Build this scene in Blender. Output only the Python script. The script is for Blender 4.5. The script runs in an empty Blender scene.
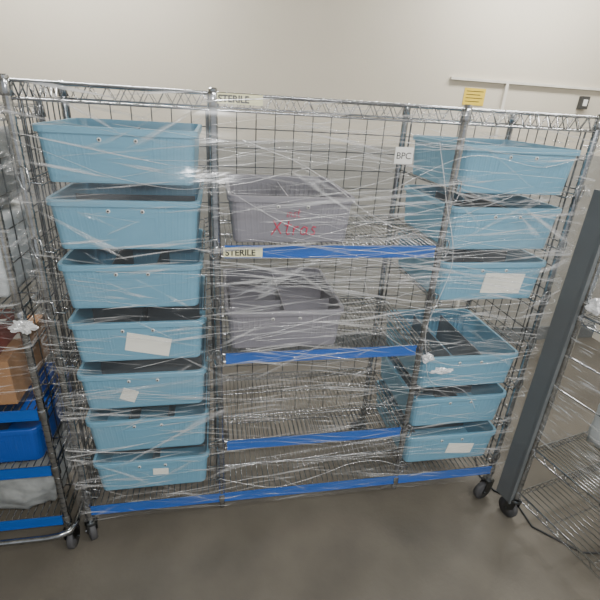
import bpy, math, random
from mathutils import Vector, Matrix, noise
random.seed(7)
SC=bpy.context.scene; COL=SC.collection
# ------------------------------------------------ measured dimensions (metres)
W=1.83; XA=.538; XB=1.3325; D=.484; H=1.766
Z0=.20; Z1=1.305; Z2=.895; Z3=.484; ZB=1.494; SP=.2067
# ------------------------------------------------ materials
def lin(c):
    return tuple(((v/255)/12.92 if v/255<=.04045 else ((v/255+.055)/1.055)**2.4) for v in c)
def mat(name,rgb,rough=.5,metal=0,noise_amt=.08,scale=12,bump=0,spec=.5,bscale=60):
    m=bpy.data.materials.new(name);m.use_nodes=True;nt=m.node_tree;N=nt.nodes;L=nt.links
    b=N["Principled BSDF"];b.inputs["Roughness"].default_value=rough;b.inputs["Metallic"].default_value=metal
    b.inputs["Specular IOR Level"].default_value=spec
    tc=N.new("ShaderNodeTexCoord");nz=N.new("ShaderNodeTexNoise");nz.inputs["Scale"].default_value=scale;nz.inputs["Detail"].default_value=4
    L.new(tc.outputs["Object"],nz.inputs["Vector"])
    cr=N.new("ShaderNodeValToRGB");c=lin(rgb)
    cr.color_ramp.elements[0].position=.3;cr.color_ramp.elements[1].position=.7
    cr.color_ramp.elements[0].color=(*[v*(1-noise_amt) for v in c],1);cr.color_ramp.elements[1].color=(*[min(1,v*(1+noise_amt)) for v in c],1)
    L.new(nz.outputs["Fac"],cr.inputs["Fac"]);L.new(cr.outputs["Color"],b.inputs["Base Color"])
    if bump:
        n2=N.new("ShaderNodeTexNoise");n2.inputs["Scale"].default_value=bscale;L.new(tc.outputs["Object"],n2.inputs["Vector"])
        bp=N.new("ShaderNodeBump");bp.inputs["Strength"].default_value=bump;bp.inputs["Distance"].default_value=.01
        L.new(n2.outputs["Fac"],bp.inputs["Height"]);L.new(bp.outputs["Normal"],b.inputs["Normal"])
    return m
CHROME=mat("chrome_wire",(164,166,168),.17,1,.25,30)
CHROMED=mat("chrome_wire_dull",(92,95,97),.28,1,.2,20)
TEAL=mat("teal_plastic",(106,156,180),.36,0,.04,5)
GRAYP=mat("gray_plastic",(124,122,129),.45,0,.05,5)
DIVID=mat("divider_plastic",(78,86,92),.5,0,.06,8)
BLUE=mat("blue_trim_plastic",(16,84,166),.32,0,.06,6)
ROYAL=mat("royal_blue_plastic",(24,76,160),.4,0,.05,6)
PAPER=mat("label_paper",(232,231,220),.7,0,.03,10)
CREAM=mat("sterile_label",(226,222,178),.6,0,.03,10)
INK=mat("ink",(40,38,36),.6)
PINK=mat("red_marker",(196,24,70),.6)
SNAP=mat("snap_metal",(60,60,60),.4,.6)
SNAPW=mat("snap_white",(220,220,215),.4)
RUB=mat("caster_rubber",(70,70,72),.6)
PANEL=mat("gray_painted_steel",(96,100,102),.5,0,.05,4)
CARD=mat("cardboard",(150,112,76),.8,0,.08,6,.1)
REDD=mat("dark_red_carton",(120,50,40),.6)
BUND=mat("gray_bundle_plastic",(140,143,142),.35,0,.25,14,.6,.5,18)
WHITEB=mat("white_bundle",(195,200,201),.5,0,.1,14,.5,.5,20)
WALL=mat("painted_wall_beige",(200,192,175),.75,0,.04,1.5,.05)
WALLDIM=mat("wall_shade_gray",(150,148,141),.7,0,.07,2.5,.05)  # lower back wall: its dimming is put into this darker colour
WALLR=mat("painted_wall_light",(214,208,194),.75,0,.03,1.5,.05)
FLOOR=mat("concrete_floor",(98,93,84),.55,0,.2,3.5,.08)
CEIL=mat("ceiling_tile",(205,203,196),.8)
TRIMW=mat("white_trim",(214,210,198),.5)
YEL=mat("yellow_sticker",(220,190,60),.6)
CAB=mat("cable_rubber",(40,42,44),.5)
BOXD=mat("dark_device_plastic",(60,60,58),.5)
def film_mat(name,base,amp,white):  # wrinkled film; flash glints and haze are put in as white streaks
    m=bpy.data.materials.new(name);m.use_nodes=True;nt=m.node_tree;N=nt.nodes;L=nt.links
    N.remove(N["Principled BSDF"]);out=N["Material Output"]
    tc=N.new("ShaderNodeTexCoord")
    def streak(rz,sx,sz,sc,lo,hi,gain,off=0):
        mp=N.new("ShaderNodeMapping");mp.inputs["Rotation"].default_value=(0,rz,0);mp.inputs["Location"].default_value=(off,0,off)
        mp2=N.new("ShaderNodeMapping");mp2.inputs["Scale"].default_value=(sx,sx*3,sz)
        nz=N.new("ShaderNodeTexNoise");nz.inputs["Scale"].default_value=sc;nz.inputs["Detail"].default_value=5;nz.inputs["Distortion"].default_value=.6
        L.new(tc.outputs["Object"],mp.inputs["Vector"]);L.new(mp.outputs["Vector"],mp2.inputs["Vector"]);L.new(mp2.outputs["Vector"],nz.inputs["Vector"])
        mr=N.new("ShaderNodeMapRange");mr.inputs[1].default_value=lo;mr.inputs[2].default_value=hi;mr.inputs[3].default_value=0;mr.inputs[4].default_value=gain
        L.new(nz.outputs["Fac"],mr.inputs[0]);return mr.outputs[0]
    outs=[streak(.10,.8,26,3,.59,.68,amp),streak(-.16,1.0,34,2.2,.60,.69,amp),streak(.5,1.0,12,2,.64,.73,amp*.7,3),streak(-.55,1.1,14,2,.64,.73,amp*.7,7),streak(.05,.7,3.5,1.6,.54,.72,amp*.2,5)]
    acc=outs[0]
    for o in outs[1:]:
        s=N.new("ShaderNodeMath");s.operation='ADD';L.new(acc,s.inputs[0]);L.new(o,s.inputs[1]);acc=s.outputs[0]
    s3=N.new("ShaderNodeMath");s3.operation='ADD';L.new(acc,s3.inputs[0]);s3.inputs[1].default_value=base
    s4=N.new("ShaderNodeMath");s4.operation='MINIMUM';L.new(s3.outputs[0],s4.inputs[0]);s4.inputs[1].default_value=.8
    tr=N.new("ShaderNodeBsdfTransparent");gl=N.new("ShaderNodeBsdfGlossy");gl.inputs["Roughness"].default_value=.2;gl.inputs["Color"].default_value=(1,1,1,1)
    df=N.new("ShaderNodeBsdfDiffuse");df.inputs["Color"].default_value=(.95,.96,.97,1)
    bp=N.new("ShaderNodeBump");bp.inputs["Strength"].default_value=1;bp.inputs["Distance"].default_value=.03
    L.new(acc,bp.inputs["Height"]);L.new(bp.outputs[0],gl.inputs["Normal"])
    mg=N.new("ShaderNodeMixShader");mg.inputs[0].default_value=white;L.new(gl.outputs[0],mg.inputs[1]);L.new(df.outputs[0],mg.inputs[2])
    mx=N.new("ShaderNodeMixShader");L.new(s4.outputs[0],mx.inputs[0]);L.new(tr.outputs[0],mx.inputs[1]);L.new(mg.outputs[0],mx.inputs[2])
    L.new(mx.outputs[0],out.inputs["Surface"]);return m
FILM=film_mat("stretch_film",.035,.52,.5)
FILMB=film_mat("stretch_film_rear",.02,.28,.5)
ROPE=film_mat("twisted_film",.45,.4,.5)
# ------------------------------------------------ mesh builder
class MB:
    def __init__(s): s.v=[];s.f=[];s.m=[];s.sm=[];s.mats=[]
    def mi(s,mt):
        if mt not in s.mats: s.mats.append(mt)
        return s.mats.index(mt)
    def add(s,vs,fs,mt,smooth=False):
        o=len(s.v);s.v+= [tuple(v) for v in vs];k=s.mi(mt)
        for f in fs: s.f.append(tuple(i+o for i in f));s.m.append(k);s.sm.append(smooth)
    def box(s,x0,x1,y0,y1,z0,z1,mt,M=None):
        vs=[Vector((x,y,z)) for x in(x0,x1) for y in(y0,y1) for z in(z0,z1)]
        if M: vs=[M@v for v in vs]
        s.add(vs,[(0,1,3,2),(4,6,7,5),(0,4,5,1),(2,3,7,6),(0,2,6,4),(1,5,7,3)],mt)
    def rod(s,p,q,r,mt,n=6):
        p=Vector(p);q=Vector(q);d=(q-p).normalized();a=d.orthogonal().normalized();b=d.cross(a)
        vs=[]
        for c in(p,q):
            for i in range(n):
                t=2*math.pi*i/n;vs.append(c+a*(r*math.cos(t))+b*(r*math.sin(t)))
        fs=[(i,(i+1)%n,n+(i+1)%n,n+i) for i in range(n)]
        s.add(vs,fs,mt,True);s.add(vs,[tuple(range(n))[::-1],tuple(range(n,2*n))],mt,False)
    def path(s,pts,r,mt,n=6,closed=False):
        P=[Vector(p) for p in pts];k=len(P);rings=[]
        a=None
        for i in range(k):
            if closed: d=P[(i+1)%k]-P[i-1]
            else: d=P[min(i+1,k-1)]-P[max(i-1,0)]
            d.normalize()
            if a is None: a=d.orthogonal().normalized()
            else:
                a=(a-d*a.dot(d)); a=a.normalized() if a.length>1e-5 else d.orthogonal().normalized()
            b=d.cross(a);rr=r[i] if isinstance(r,(list,tuple)) else r
            rings+= [P[i]+a*(rr*math.cos(2*math.pi*j/n))+b*(rr*math.sin(2*math.pi*j/n)) for j in range(n)]
        fs=[]
        for i in range(k if closed else k-1):
            for j in range(n):
                i2=(i+1)%k;fs.append((i*n+j,i*n+(j+1)%n,i2*n+(j+1)%n,i2*n+j))
        s.add(rings,fs,mt,True)
    def lathe(s,c,prof,mt,n=14,axis='Z',smooth=True):
        vs=[];c=Vector(c)
        for r,h in prof:
            for j in range(n):
                t=2*math.pi*j/n;x,y=r*math.cos(t),r*math.sin(t)
                v={'Z':(x,y,h),'X':(h,x,y),'Y':(x,h,y)}[axis];vs.append(c+Vector(v))
        fs=[(i*n+j,i*n+(j+1)%n,(i+1)*n+(j+1)%n,(i+1)*n+j) for i in range(len(prof)-1) for j in range(n)]
        s.add(vs,fs,mt,smooth);k=len(prof)-1
        s.add(vs,[tuple(range(n))[::-1],tuple(range(k*n,k*n+n))],mt)
    def loft(s,loops,mt,cap0=True,cap1=True,smooth=True):
        n=len(loops[0]);vs=[v for l in loops for v in l]
        fs=[(i*n+j,i*n+(j+1)%n,(i+1)*n+(j+1)%n,(i+1)*n+j) for i in range(len(loops)-1) for j in range(n)]
        s.add(vs,fs,mt,smooth)
        k=len(loops)-1
        if cap0: s.add(loops[0],[tuple(range(n))[::-1]],mt)
        if cap1: s.add(loops[k],[tuple(range(n))],mt)
    def mesh(s,name):
        m=bpy.data.meshes.new(name);m.from_pydata(s.v,[],s.f)
        for t in s.mats: m.materials.append(t)
        m.polygons.foreach_set("material_index",s.m);m.polygons.foreach_set("use_smooth",s.sm);m.update();return m
    def obj(s,name,parent=None,loc=(0,0,0)):
        return link(name,s.mesh(name),parent,loc)
def link(name,data,parent=None,loc=(0,0,0),rz=0):
    o=bpy.data.objects.new(name,data);COL.objects.link(o);o.location=loc;o.rotation_euler=(0,0,rz);o.parent=parent;return o
def empty(name,loc=(0,0,0),rz=0): 
    return link(name,None,None,loc,rz)
def text(name,body,size,loc,mt,parent,rot=(math.pi/2,0,0),shear=0,off=0):
    c=bpy.data.curves.new(name,'FONT');c.body=body;c.size=size;c.extrude=.0003;c.shear=shear;c.offset=off;c.materials.append(mt)
    o=link(name,c,parent,loc);o.rotation_euler=rot;return o
# ------------------------------------------------ rack parts
def post_mesh(z0,z1,n=12):
    b=MB();pr=[];z=z0;R=.0127
    while z<z1-.025:
        pr+=[(R,z),(R,z+.022),(R-.0018,z+.0225),(R-.0018,z+.0249)];z+=.0254
    pr+=[(R,z),(R,z1-.003),(R*.7,z1)]
    b.lathe((0,0,0),pr,CHROME,n,smooth=False);return b.mesh("post")
def truss(b,p,q,h,mt,pitch=.05,k=1):
    p=Vector(p);q=Vector(q);L=(q-p).length;d=(q-p)/L
    b.rod(p,q,.0035*k,mt);dn=Vector((0,0,-h));b.rod(p+dn,q+dn,.0032*k,mt)
    n=max(2,int(L/pitch));pts=[]
    for i in range(n+1):
        c=p+d*(L*i/n);pts.append(c);
        if i<n: pts.append(p+d*(L*(i+.5)/n)+dn)
    b.path(pts,.0023*k,mt,4)
def wire_shelf(name,parent,x0,x1,y0,y1,z,sp=.024,h=.032,trim=False,mt=None,collars=(),k=1):
    mt=mt or CHROME;b=MB()
    n=int((x1-x0)/sp)
    for i in range(n+1):
        x=x0+(x1-x0)*i/n;b.path([(x,y0,z-.006),(x,y0+.004,z),(x,y1-.004,z),(x,y1,z-.006)],.0021,mt,4)
    truss(b,(x0,y0,z-.004),(x1,y0,z-.004),h,mt,.05,k);truss(b,(x0,y1,z-.004),(x1,y1,z-.004),h,mt,.05,k)
    truss(b,(x0,y0,z-.004),(x0,y1,z-.004),h,mt,.05,k);truss(b,(x1,y0,z-.004),(x1,y1,z-.004),h,mt,.05,k)
    for t in (.33,.67):
        y=y0+(y1-y0)*t;b.rod((x0,y,z-.005),(x1,y,z-.005),.003,mt)
    for (x,y) in collars: b.lathe((x,y,z-.022),[(.016,-.02),(.0175,-.018),(.0155,.02),(.0145,.022)],mt,14)
    if trim:
        b.box(x0+.012,x1-.012,y0-.010,y0-.006,z-.036,z+.002,BLUE)
        b.box(x0+.012,x1-.012,y0-.0135,y0-.006,z-.001,z+.004,BLUE);b.box(x0+.012,x1-.012,y0-.0135,y0-.006,z-.038,z-.033,BLUE)
    return b.obj(name,parent)
def grid(b,axis,c,u0,u1,z0,z1,du,dz,mt,r=.0023):
    P=(lambda u,z:(u,c,z)) if axis=='x' else (lambda u,z:(c,u,z))
    n=round((u1-u0)/du)
    for i in range(n+1):
        u=u0+(u1-u0)*i/n;b.rod(P(u,z0),P(u,z1),r,mt,5)
    n=round((z1-z0)/dz)
    for i in range(n+1):
        z=z0+(z1-z0)*i/n;b.rod(P(u0,z),P(u1,z),r,mt,5)
def caster(parent,x,y,zt,rz=.4,name="caster"):
    b=MB()
    b.lathe((0,0,0),[(.010,-.005),(.010,.03)],CHROMED,10)
    b.lathe((0,0,0),[(.024,-.018),(.026,-.010),(.02,-.002)],CHROMED,14)
    R=.048;cz=-zt+R;cy=.022
    for sx in(-1,1):
        b.loft([[Vector((sx*.017+t,yy,zz)) for yy,zz in((-.02,-.012),(.022,-.012),(cy+.014,cz-.006),(cy-.006,cz-.012),(-.016,-.05))] for t in(0,sx*.003)],CHROMED,smooth=False)
    b.box(-.02,.02,-.02,.022,-.018,-.010,CHROMED)
    b.lathe((0,cy,cz),[(.012,-.0145),(.03,-.0145),(.031,-.011),(R-.003,-.013),(R,-.008),(R,.008),(R-.003,.013),(.031,.011),(.03,.0145),(.012,.0145)],RUB,22,'X')
    b.lathe((0,cy,cz),[(.006,-.024),(.006,.024)],CHROMED,8,'X')
    o=b.obj(name,parent,(x,y,zt));o.rotation_euler=(0,0,rz);return o
# ================================================ ROOM
YB=1.5
def slab(name,x0,x1,y0,y1,z0,z1,mt):
    b=MB();b.box(x0,x1,y0,y1,z0,z1,mt);return b.obj(name)
slab("floor",-2.4,3.8,-3.2,YB,-.1,0,FLOOR)
slab("ceiling",-2.4,3.8,-3.2,YB,2.9,3.0,CEIL)
b=MB();b.box(-2.4,3.8,YB,YB+.1,1.52,2.9,WALL);b.box(-2.4,3.8,YB,YB+.1,0,1.52,WALLDIM);b.obj("wall_back")
slab("wall_left",-2.5,-2.4,-3.2,YB+.1,0,2.9,WALL)
slab("wall_right",3.8,3.9,-3.2,YB+.1,0,2.9,WALLR)
b=MB();b.box(2.02,3.8,YB-.02,YB-.001,1.94,1.955,TRIMW);b.obj("trim_1")
b=MB();b.box(2.41,2.43,YB-.02,YB-.001,.1,1.94,TRIMW);b.obj("trim_2")
b=MB();b.box(-2.4,3.8,YB-.015,YB-.001,0,.12,PANEL);b.obj("baseboard_back")
st=MB();st.box(-.075,.075,-.003,0,-.05,.05,YEL)
for i in range(4): st.box(-.06,.06-.02*(i%2),-.0035,-.003,.03-.02*i,.034-.02*i,INK)
st.obj("wall_sticker",None,(2.21,YB-.001,1.85))
b=MB();b.box(-.03,.03,-.03,0,-.04,.04,BOXD);b.box(-.015,.015,-.034,-.03,-.02,.02,SNAPW);b.obj("wall_switch_box",None,(3.02,YB-.001,1.86))
# ceiling light fixtures
TUBE=bpy.data.materials.new("fluorescent_tube");TUBE.use_nodes=True
pb=TUBE.node_tree.nodes["Principled BSDF"];pb.inputs["Emission Color"].default_value=(.97,.99,1,1);pb.inputs["Emission Strength"].default_value=6
def fixture(x,y,power,sx=1.2,sy=.25):
    e=empty("ceiling_light_fixture",(x,y,2.9))
    f=MB();f.box(-sx/2,sx/2,-.12,.12,-.05,-.001,TRIMW);f.obj("housing",e)
    f=MB()
    for yy in(-.05,.05): f.rod((-sx/2+.04,yy,-.065),(sx/2-.04,yy,-.065),.014,TUBE,10)
    f.obj("tubes",e)
    l=bpy.data.lights.new("lamp",'AREA');l.shape='RECTANGLE';l.size=sx;l.size_y=sy;l.energy=power;l.color=(1,.99,.97)
    link("lamp",l,e,(0,0,-.09))
fixture(1.1,-2.3,62);fixture(2.7,-1.8,60);fixture(-.2,1.0,42);fixture(2.5,1.0,42)
# flash-like point light added near the lens for highlights on chrome and film
l=bpy.data.lights.new("added_flash",'POINT');l.energy=28;l.shadow_soft_size=.03;l.color=(1,1,1)
link("added_flash",l,None,(.57,-1.42,1.82))
# ================================================ MAIN CART
cart=empty("wire_shelving_cart")
pm=post_mesh(.125,H+.006)
for i,x in enumerate((0,XA,XB,W)):
    for y,n in((0,"front"),(D,"rear")):
        link("post_%s_%d"%(n,i+1),pm,cart,(x,y,0))
cl=[(x,y) for x in(0,XA,XB,W) for y in(0,D)]
wire_shelf("top_shelf",cart,0,W,0,D,H-.004,h=.044,collars=cl,k=1.2)
wire_shelf("bottom_shelf",cart,0,W,0,D,Z0,trim=True,collars=cl)
for i,z in enumerate((Z1,Z2,Z3)):
    wire_shelf("middle_shelf_%d"%(i+1),cart,XA+.013,XB-.013,0.0,D-.01,z,sp=.018,trim=True,collars=[(XA,0),(XB,0),(XA,D),(XB,D)])
b=MB()
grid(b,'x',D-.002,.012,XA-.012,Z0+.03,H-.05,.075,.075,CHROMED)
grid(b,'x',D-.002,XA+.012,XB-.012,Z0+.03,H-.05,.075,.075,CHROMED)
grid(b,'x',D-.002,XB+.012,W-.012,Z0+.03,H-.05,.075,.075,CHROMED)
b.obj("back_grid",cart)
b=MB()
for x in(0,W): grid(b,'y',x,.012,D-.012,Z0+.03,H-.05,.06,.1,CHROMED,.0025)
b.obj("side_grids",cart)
# tote runners for both bin bays
b=MB()
for xa,xb in((0,XA),(XB,W)):
    for k in range(7):
        z=ZB-SP*k-.004
        for sx,xx in((1,xa),(-1,xb)):
            a=xx+sx*.015;c=xx+sx*.047
            b.path([(a,-.006,z+.045),(a,-.004,z+.004),(c,-.008,z+.002),(c,0.0,z-.002),(c,D-.01,z-.002)],.0028,CHROME,6)
            b.rod((a,-.004,z+.012),(a,D,z+.012),.003,CHROME,6)
            for j in range(7):
                y=.03+j*.07;b.rod((a,y,z+.012),(c,y,z-.002),.002,CHROME,4)
            b.path([(xx+sx*.004,-.016,z+.05),(xx+sx*.02,-.018,z+.045),(xx+sx*.022,-.018,z+.005),(xx+sx*.012,-.02,z-.018),(xx,-.018,z-.01),(xx-sx*.008,-.016,z+.02),(xx-sx*.004,-.016,z+.045)],.0026,CHROME,6,closed=True)
b.obj("tote_runners",cart)
b=MB()
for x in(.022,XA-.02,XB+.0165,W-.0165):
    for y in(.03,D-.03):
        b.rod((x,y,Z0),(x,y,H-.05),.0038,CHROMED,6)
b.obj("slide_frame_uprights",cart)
for i,(x,y) in enumerate(((0,0),(W,0),(0,D),(W,D),(XA,D),(XB,D))): caster(cart,x,y,.125,.5+i*1.3,"caster_%d"%(i+1))
# sterile labels
b=MB();b.box(XA+.004,XA+.142,-.0105,-.009,H-.034,H-.006,CREAM);b.box(XA+.022,XA+.15,-.0155,-.0138,Z1-.034,Z1-.002,CREAM)
b.obj("sterile_labels",cart)
text("label_text_top","STERILE",.026,(XA+.014,-.0112,H-.029),INK,cart,off=.0008)
text("label_text_shelf","STERILE",.029,(XA+.028,-.0162,Z1-.028),INK,cart,off=.0008)
b=MB();b.box(1.09,1.15,-.052,-.0505,1.59,1.64,SNAPW);b.obj("hanging_tag",cart)
text("hanging_tag_text","BPC",.028,(1.094,-.0525,1.605),INK,cart)
# ================================================ TOTE BINS
BW,BD,BH=.455,.462,.158
def rr(w,d,r,z,seg=4):
    o=[];cx,cy=w/2-r,d/2-r
    for q,(sx,sy) in enumerate(((1,1),(-1,1),(-1,-1),(1,-1))):
        for k in range(seg+1):
            t=math.pi/2*(q+k/seg);o.append(Vector((sx*cx+r*math.cos(t),sy*cy+r*math.sin(t)+BD/2,z)))
    return o
def tote_mesh(name,mt,divx=1,divy=1,dm=None,w=BW,h=BH):
    b=MB();d=BD;t=.004
    wt,dt=w-.018,d-.018;wb,db=wt-.024,dt-.024
    b.loft([rr(wb,db,.022,0),rr(wb+.004,db+.004,.026,.006),rr(wt,dt,.03,h-.022),rr(wt,dt,.03,h-.02),rr(w,d,.036,h-.019),rr(w,d,.036,h-.003),rr(w-.004,d-.004,.034,h),rr(wt-.006,dt-.006,.028,h),rr(wt-2*t,dt-2*t,.027,h-.006),rr(wb-2*t,db-2*t,.02,t)],mt,smooth=False)
    def rib(a,bb,nrm,wd,dep):
        a=Vector(a);bb=Vector(bb);n=Vector(nrm);u=n.cross(Vector((0,0,1))).normalized()*wd/2
        b.loft([[p-u,p+u,p+u*.5+n*dep,p-u*.5+n*dep] for p in(a,bb)],mt,smooth=False)
    z0,z1=.012,h-.021
    k=int(wt/2/.02)
    for i in range(-k,k+1):
        x=i*.02
        if abs(x)>wt/2-.03: continue
        for sy in(-1,1):
            if sy<0 and abs(x)<.085: continue
            rib((x*wb/wt,BD/2+sy*(db/2+.0015),z0),(x,BD/2+sy*(dt/2-.0005),z1),(0,sy,0),.010,.0011)
    k=int(dt/2/.04)
    for i in range(-k,k+1):
        y=i*.04
        if abs(y)>dt/2-.03: continue
        for sx in(-1,1): rib((sx*(wb/2+.0015),BD/2+y*db/dt,z0),(sx*(wt/2-.0005),BD/2+y,z1),(sx,0,0),.014,.0011)
    yf0=BD/2-db/2;yf1=BD/2-dt/2
    def fp(x,z,dep=0): 
        t2=z/(h-.022);return Vector((x,yf0+(yf1-yf0)*t2-dep,z))
    for (xa,xb,za,zb) in((-.085,.085,.104,.106),(-.085,.085,.018,.020),(-.087,-.084,.018,.106),(.084,.087,.018,.106)):
        b.loft([[fp(xa,za,-.001),fp(xb,za,-.001),fp(xb,zb,-.001),fp(xa,zb,-.001)],[fp(xa,za,.0016),fp(xb,za,.0016),fp(xb,zb,.0016),fp(xa,zb,.0016)]],mt,smooth=False)
    for x in(-.05,.05):
        c=fp(x,h-.034,.001);b.lathe((c.x,c.y,c.z),[(.0062,.002),(.0062,-.002),(.004,-.003)],SNAPW,10,'Y')
        b.lathe((c.x,c.y,c.z),[(.0035,-.002),(.0035,-.0038)],SNAP,8,'Y')
    dm=dm or DIVID;zt=h-.022
    for i in range(divx):
        x=-wt/2+wt*(i+1)/(divx+1);b.box(x-.002,x+.002,BD/2-db/2+.006,BD/2+db/2-.006,t,zt,dm)
    for i in range(divy):
        y=BD/2-dt/2+dt*(i+1)/(divy+1);b.box(-wb/2+.006,wb/2-.006,y-.002,y+.002,t,zt-.004,dm)
    k=9
    for i in range(-k,k+1):
        x=i*.02
        for sy in(-1,1): b.box(x-.0015,x+.0015,BD/2+sy*(db/2-.003)-.003,BD/2+sy*(db/2-.003)+.002,.02,h-.03,mt)
    return b.mesh(name)
tm=[tote_mesh("teal_tote",TEAL,1,1),tote_mesh("teal_tote_b",TEAL,0,1),tote_mesh("teal_tote_c",TEAL,2,0)]
def place(name,mesh,x,y,z,rz=0,labels=()):
    e=empty(name,(x,y,z),rz);link("tote_body",mesh,e)
    for k,(lx,lz,lw,lh,rot) in enumerate(labels):
        b=MB();b.box(-lw/2,lw/2,-.0006,.0006,-lh/2,lh/2,PAPER)
        o=b.obj("paper_label_%d"%(k+1),e,(lx,.009+.012*(1-lz/.136)-.0035,lz));o.rotation_euler=(math.atan2(.012,.136),rot,0)
    return e
LL={3:[(.03,.066,.15,.075,.22)],4:[(-.055,.062,.055,.055,.4)],6:[(.03,.09,.06,.035,.05)]}
RLb={2:[(.05,.07,.17,.085,.03)],6:[(.05,.07,.13,.06,.1)]}
for k in range(7):
    place("plastic_tote_bin",tm[k%3],XA/2-.004,random.uniform(-.004,.004),ZB-SP*k,random.uniform(-.004,.004),LL.get(k,()))
for k in range(7):
    if k==3: continue
    place("plastic_tote_bin",tm[(k+1)%3 if k!=4 else 2],(XB+W)/2,random.uniform(-.004,.004),ZB-SP*k,random.uniform(-.006,.006),RLb.get(k,()))
g1=tote_mesh("gray_tote",GRAYP,1,0,GRAYP,w=.43);g2=tote_mesh("gray_tote_b",GRAYP,1,2,GRAYP,w=.445)
ga=place("gray_divider_tote",g1,XA+.038+.215,.012,Z1+.003)
gb=place("gray_divider_tote",g2,XA+.025+.2225,.006,Z2+.003)
# handwriting on the front of the upper gray tote, drawn as marker strokes
b=MB()
def stroke(pts,ox,oz,s=1,r=.0021):
    P=[]
    for x,z in pts:
        zz=oz+z*s;P.append((ox+x*s+.12*z*s,.009+.012*(1-zz/.136)-.003,zz))
    b.path(P,r,PINK,5)
LET={'X':[[(0,0),(.022,.038)],[(0,.036),(.024,.002)]],'t':[[(.006,.036),(.004,.008),(.008,0),(.014,.003)],[(-.002,.024),(.014,.026)]],
 'r':[[(0,.022),(.001,0)],[(.001,.014),(.006,.021),(.012,.021)]],'a':[[(.014,.018),(.007,.022),(0,.014),(.001,.004),(.008,0),(.014,.008),(.015,.02),(.015,.004),(.019,.001)]],
 's':[[(.012,.02),(.005,.022),(.002,.016),(.01,.01),(.011,.003),(.004,0),(0,.003)]],'i':[[(0,.022),(.001,0)]],'n':[[(0,.022),(0,0)],[(0,.014),(.006,.022),(.011,.018),(.012,0)]]}
x=-.07
for ch,adv in(('X',.034),('t',.022),('r',.02),('a',.026),('s',.018)):
    for s_ in LET[ch]: stroke(s_,x,.028,1.35)
    x+=adv*1.3
x=-.02
for ch,adv in(('i',.008),('n',.018),('s',.016),('t',.01)):
    for s_ in LET[ch]: stroke(s_,x,.09,.75,.0011)
    x+=adv*.8
b.obj("marker_writing",ga)
# ================================================ STRETCH WRAP (wraps the cart all round)
def film(name,path,z0,z1,nu,nv,amp,seed,parent,loc=(0,0,0),mt=None):
    P=[Vector(p) for p in path];L=[0]
    for i in range(len(P)-1): L.append(L[-1]+(P[i+1]-P[i]).length)
    vs=[]
    for i in range(nu+1):
        s_=L[-1]*i/nu;k=0
        while k<len(P)-2 and s_>L[k+1]: k+=1
        t=(s_-L[k])/(L[k+1]-L[k]);c=P[k].lerp(P[k+1],t);d=(P[k+1]-P[k]).normalized();n=Vector((d.y,-d.x,0))
        for j in range(nv+1):
            z=z0+(z1-z0)*j/nv
            w_=noise.noise(Vector((s_*2.0,z*14+.8*s_,seed)))*amp+noise.noise(Vector((s_*7,z*9,seed+5)))*amp*.4
            vs.append(c+n*w_+Vector((0,0,z)))
    fs=[(i*(nv+1)+j,(i+1)*(nv+1)+j,(i+1)*(nv+1)+j+1,i*(nv+1)+j+1) for i in range(nu) for j in range(nv)]
    b=MB();b.add(vs,fs,mt or FILM,True);return b.obj(name,parent,loc)
film("stretch_film_front",[(-.035,D*.5,0),(-.035,-.02,0),(-.02,-.04,0),(.5,-.036,0),(1.3,-.036,0),(W+.02,-.04,0),(W+.025,-.02,0),(W+.028,D*.5,0)],.16,H-.01,190,150,.009,1.3,cart)
film("stretch_film_back",[(W+.028,D*.5,0),(W+.028,D+.02,0),(W+.01,D+.035,0),(-.02,D+.035,0),(-.035,D+.02,0),(-.035,D*.5,0)],.5,H-.01,150,120,.008,7.7,cart,mt=FILMB)
def strand(pts,r0,seed,n=40,mt=ROPE,wob=1,ns=5):
    P=[Vector(p) for p in pts];out=[];rad=[]
    segs=len(P)-1
    for i in range(n+1):
        t=i/n*segs;k=min(int(t),segs-1);u=t-k
        a=P[max(k-1,0)];b_=P[k];c=P[k+1];d=P[min(k+2,segs)]
        q=.5*((2*b_)+(c-a)*u+(2*a-5*b_+4*c-d)*u*u+(3*b_-a-3*c+d)*u**3)
        out.append(q+Vector((0,noise.noise(q*9+Vector((seed,0,0)))*.004,noise.noise(q*11+Vector((0,seed,0)))*.006*wob)))
        rad.append(r0*(.5+1.0*abs(noise.noise(Vector((i*.35,seed,0))))))
    sb.path(out,rad,mt,ns)
sb=MB();Y=-.05
strand([(XA+.08,Y,1.64),(XA+.3,Y,1.56),(XA+.55,Y,1.40),(XB+.0,Y,1.37)],.0018,1)
strand([(XA+.0,Y,1.52),(XA+.3,Y,1.36),(XA+.55,Y,1.34),(XB,Y,1.42),(XB+.2,Y,1.5)],.0013,2)
strand([(XB-.10,Y,1.66),(XB-.03,Y,1.45),(XB+.03,Y,1.25),(XB-.02,Y,1.0),(XB+.01,Y,.86)],.0022,3)
strand([(XB-.25,Y,1.50),(XB+.0,Y,1.62),(XB+.3,Y,1.60),(W,Y,1.66)],.0014,4)
strand([(XA+.5,Y,1.20),(XB-.2,Y,1.0),(XB+.0,Y,.87),(XB+.2,Y,.82),(W,Y,.86)],.0014,5)
strand([(XB+.0,Y,.87),(XB+.05,Y,.75),(XB+.2,Y,.70),(XB+.28,Y,.6)],.0016,6)
strand([(.0,Y,1.62),(XA*.5,Y,1.52),(XA,Y,1.5),(XA+.4,Y,1.60),(XB,Y,1.68)],.001,8)
strand([(XA,Y,.33),(XA+.25,Y,.26),(XA+.6,Y,.36),(XB,Y,.30)],.0016,11)
rnd=random.Random(21)
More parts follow.
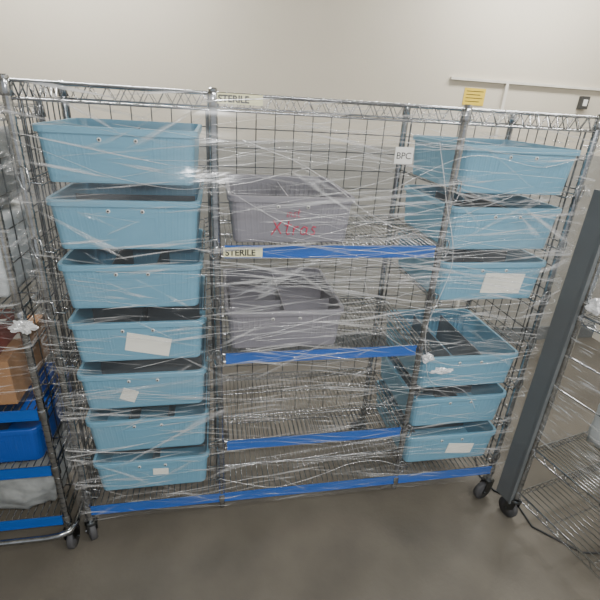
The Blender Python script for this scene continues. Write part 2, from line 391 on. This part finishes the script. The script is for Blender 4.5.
for i in range(120):
    L_=rnd.uniform(.35,1.2);x=rnd.uniform(-.02,W-L_+.01) if rnd.random()<.25 else min(W-L_,rnd.uniform(XA-.05,XA+.5));z=rnd.uniform(.25,1.72) if i%2 else rnd.uniform(1.0,1.72);sl=rnd.gauss(0,.13)
    pts=[(x+L_*t,-.045,max(.2,min(1.74,z+sl*L_*t+rnd.uniform(-.012,.012)))) for t in(0,.33,.66,1)]
    strand(pts,rnd.uniform(.0005,.0012),30+i,22,ROPE,.3,4)
for i in range(30):
    L_=rnd.uniform(.4,1.2);x=rnd.uniform(0,W-L_);z=rnd.uniform(.7,1.72);sl=rnd.gauss(0,.1)
    strand([(x+L_*t,D+.04,z+sl*L_*t*.6) for t in(0,.5,1)],rnd.uniform(.0007,.0013),230+i,20,ROPE,.3,4)
sb.obj("wrap_creases",cart)
KN=film_mat("film_knot",.6,.3,.6)
def knot(name,c,r,seed,parent):
    import bmesh
    bm=bmesh.new();bmesh.ops.create_icosphere(bm,subdivisions=4,radius=1)
    for v in bm.verts:
        k=.75+.55*noise.noise(v.co*1.6+Vector((seed,0,0)))+.3*noise.noise(v.co*5+Vector((seed,3,0)))
        v.co=Vector((v.co.x*k*r[0],v.co.y*k*r[1],v.co.z*k*r[2]))
    m=bpy.data.meshes.new(name);bm.to_mesh(m);bm.free();m.materials.append(KN);link(name,m,parent,c)
knot("film_knot_1",(XB+.01,-.05,.865),(.028,.016,.022),1,cart)
knot("film_knot_2",(XB+.08,-.05,.80),(.05,.012,.014),4,cart)
knot("film_knot_3",(-.06,-.06,1.06),(.04,.02,.026),2,cart)
# ================================================ RIGHT-HAND CART (its end faces the aisle)
rc=empty("wire_shelving_cart",(1.885,-.135,0),.21)
pm2=post_mesh(.125,1.68)
RD,RW=.55,1.15
for i,(x,y) in enumerate(((0,0),(0,-RD),(RW,0),(RW,-RD))):
    link("post_%d"%(i+1),pm2,rc,(x,y,0));caster(rc,x,y,.125,i*1.1,"caster_%d"%(i+1))
cl=[(0,0),(0,-RD),(RW,0),(RW,-RD)]
for i,z in enumerate((.43,1.08,1.665,.17)):
    wire_shelf("shelf_%d"%(i+1),rc,0,RW,-RD,0,z,sp=.018 if i<2 else .03,collars=cl)
b=MB();b.box(-.03,-.018,.005,.085,.10,1.53,PANEL);b.box(-.034,-.014,.0,.008,.10,1.53,PANEL);b.obj("side_panel",rc)
b=MB()
for z in(.75,.9): b.rod((0,-RD,z),(0,0,z),.003,CHROME)
b.obj("end_rods",rc)
knot("film_knot",(-.01,-.05,1.14),(.04,.035,.03),8,rc)
knot("film_knot_b",(.03,-.12,1.10),(.09,.03,.03),5,rc)
film("film",[(-.005,.03,0),(-.02,-.02,0),(-.012,-RD,0)],.5,1.66,50,90,.008,3.1,rc)
def bundle(name,c,r,seed,mt,rz=0):
    import bmesh
    bm=bmesh.new();bmesh.ops.create_cube(bm,size=2);bmesh.ops.subdivide_edges(bm,edges=bm.edges,cuts=14,use_grid_fill=True)
    for v in bm.verts:
        p=v.co.copy();q=p.normalized()*1.25;p=p.lerp(q,.22)
        k=1+.10*noise.noise(p*1.7+Vector((seed,0,0)))+.05*noise.noise(p*5+Vector((seed,0,0)))
        v.co=Vector((p.x*r[0]*k,p.y*r[1]*k,max(p.z*k,-1)*r[2]))
    m=bpy.data.meshes.new(name);bm.to_mesh(m);bm.free()
    for f in m.polygons: f.use_smooth=True
    m.materials.append(mt);return link(name,m,None,(c[0],c[1],c[2]+r[2]),rz)
def on_rc(x,y): 
    c,s=math.cos(.21),math.sin(.21);return (1.885+x*c-y*s,-.135+x*s+y*c)
x,y=on_rc(.30,-.18);bundle("wrapped_supply_bundle",(x,y,1.084),(.18,.12,.07),3,WHITEB,.2)
x,y=on_rc(.44,-.17);bundle("wrapped_supply_bundle",(x,y,.434),(.2,.12,.22),5,WHITEB,.2)
# ================================================ LEFT-HAND CART
lc=empty("wire_shelving_cart",(-.075,-.03,0),0)
LW=1.1
pm3=post_mesh(.125,1.70)
for i,(x,y) in enumerate(((0,0),(0,D),(-LW,0),(-LW,D))):
    link("post_%d"%(i+1),pm3,lc,(x,y,0));caster(lc,x,y,.125,i*1.3,"caster_%d"%(i+1))
cl=[(0,0),(0,D),(-LW,0),(-LW,D)]
for i,z in enumerate((.72,.46,.20,1.10,1.69)):
    wire_shelf("shelf_%d"%(i+1),lc,-LW,0,0,D,z,trim=(i<3),collars=cl)
b=MB();grid(b,'y',0,.012,D-.012,.25,1.65,.075,.1,CHROMED,.0022);b.obj("end_grid",lc)
b=MB()
b.path([(-LW,-.05,.14),(-.06,-.05,.14),(-.02,-.045,.14),(.012,-.03,.14),(.026,0,.14),(.028,.05,.14),(.028,D,.14)],.012,CHROME,10)
b.obj("bumper_tube",lc)
bb=tote_mesh("blue_tote",ROYAL,1,0,w=.42)
place("blue_tote_bin",bb,-.075-.24,-.02,.465)
def carton(name,x0,x1,y0,y1,z0,z1,mt):
    b=MB();b.box(x0,x1,y0,y1,z0,z1,mt)
    b.box(x0+.002,x1-.002,(y0+y1)/2-.02,(y0+y1)/2+.02,z1,z1+.0008,PAPER)
    b.box(x0+.03,x0+.12,y0-.0008,y0,z0+.03,z0+.08,PAPER)
    for x in(x0,x1-.004): b.box(x,x+.004,y0,y1,z1,z1+.003,mt)
    b.obj(name)
carton("cardboard_box",-.46,-.16,.0,.36,.726,.90,CARD)
carton("red_carton",-.40,-.20,.03,.25,.904,.98,REDD)
bundle("wrapped_supply_bundle",(-.28,.17,.206),(.17,.16,.10),7,BUND)
bundle("wrapped_supply_bundle",(-.27,.20,1.106),(.15,.17,.13),9,WHITEB)
bundle("wrapped_supply_bundle",(-.28,.20,1.38),(.14,.16,.12),12,BUND)
film("film",[(-LW,-.035,0),(-.01,-.035,0),(.022,-.02,0),(.024,.2,0)],.78,1.68,70,90,.008,4.4,lc)
# cable on the floor
b=MB();b.path([(1.93,.25,.005),(1.88,.12,.005),(1.90,.02,.005),(1.97,-.05,.005),(1.96,-.2,.005),(2.1,-.35,.005),(2.4,-.4,.005)],.0045,CAB,8);b.obj("power_cable")
# ================================================ WORLD + CAMERA
w=bpy.data.worlds.new("world");SC.world=w;w.use_nodes=True;bg=w.node_tree.nodes["Background"]
bg.inputs[0].default_value=(.92,.96,1,1);bg.inputs[1].default_value=.6
cd=bpy.data.cameras.new("camera");cam=bpy.data.objects.new("camera",cd);COL.objects.link(cam)
R=Matrix.Rotation(-.2026,3,'Z')@Matrix.Rotation(math.pi/2-.4207,3,'X')@Matrix.Rotation(.0619,3,'Z')
cam.matrix_world=Matrix.Translation((.5404,-1.4009,1.7436))@R.to_4x4()
cd.sensor_width=36;cd.lens=437.37/600*36;cd.clip_start=.01
SC.camera=cam
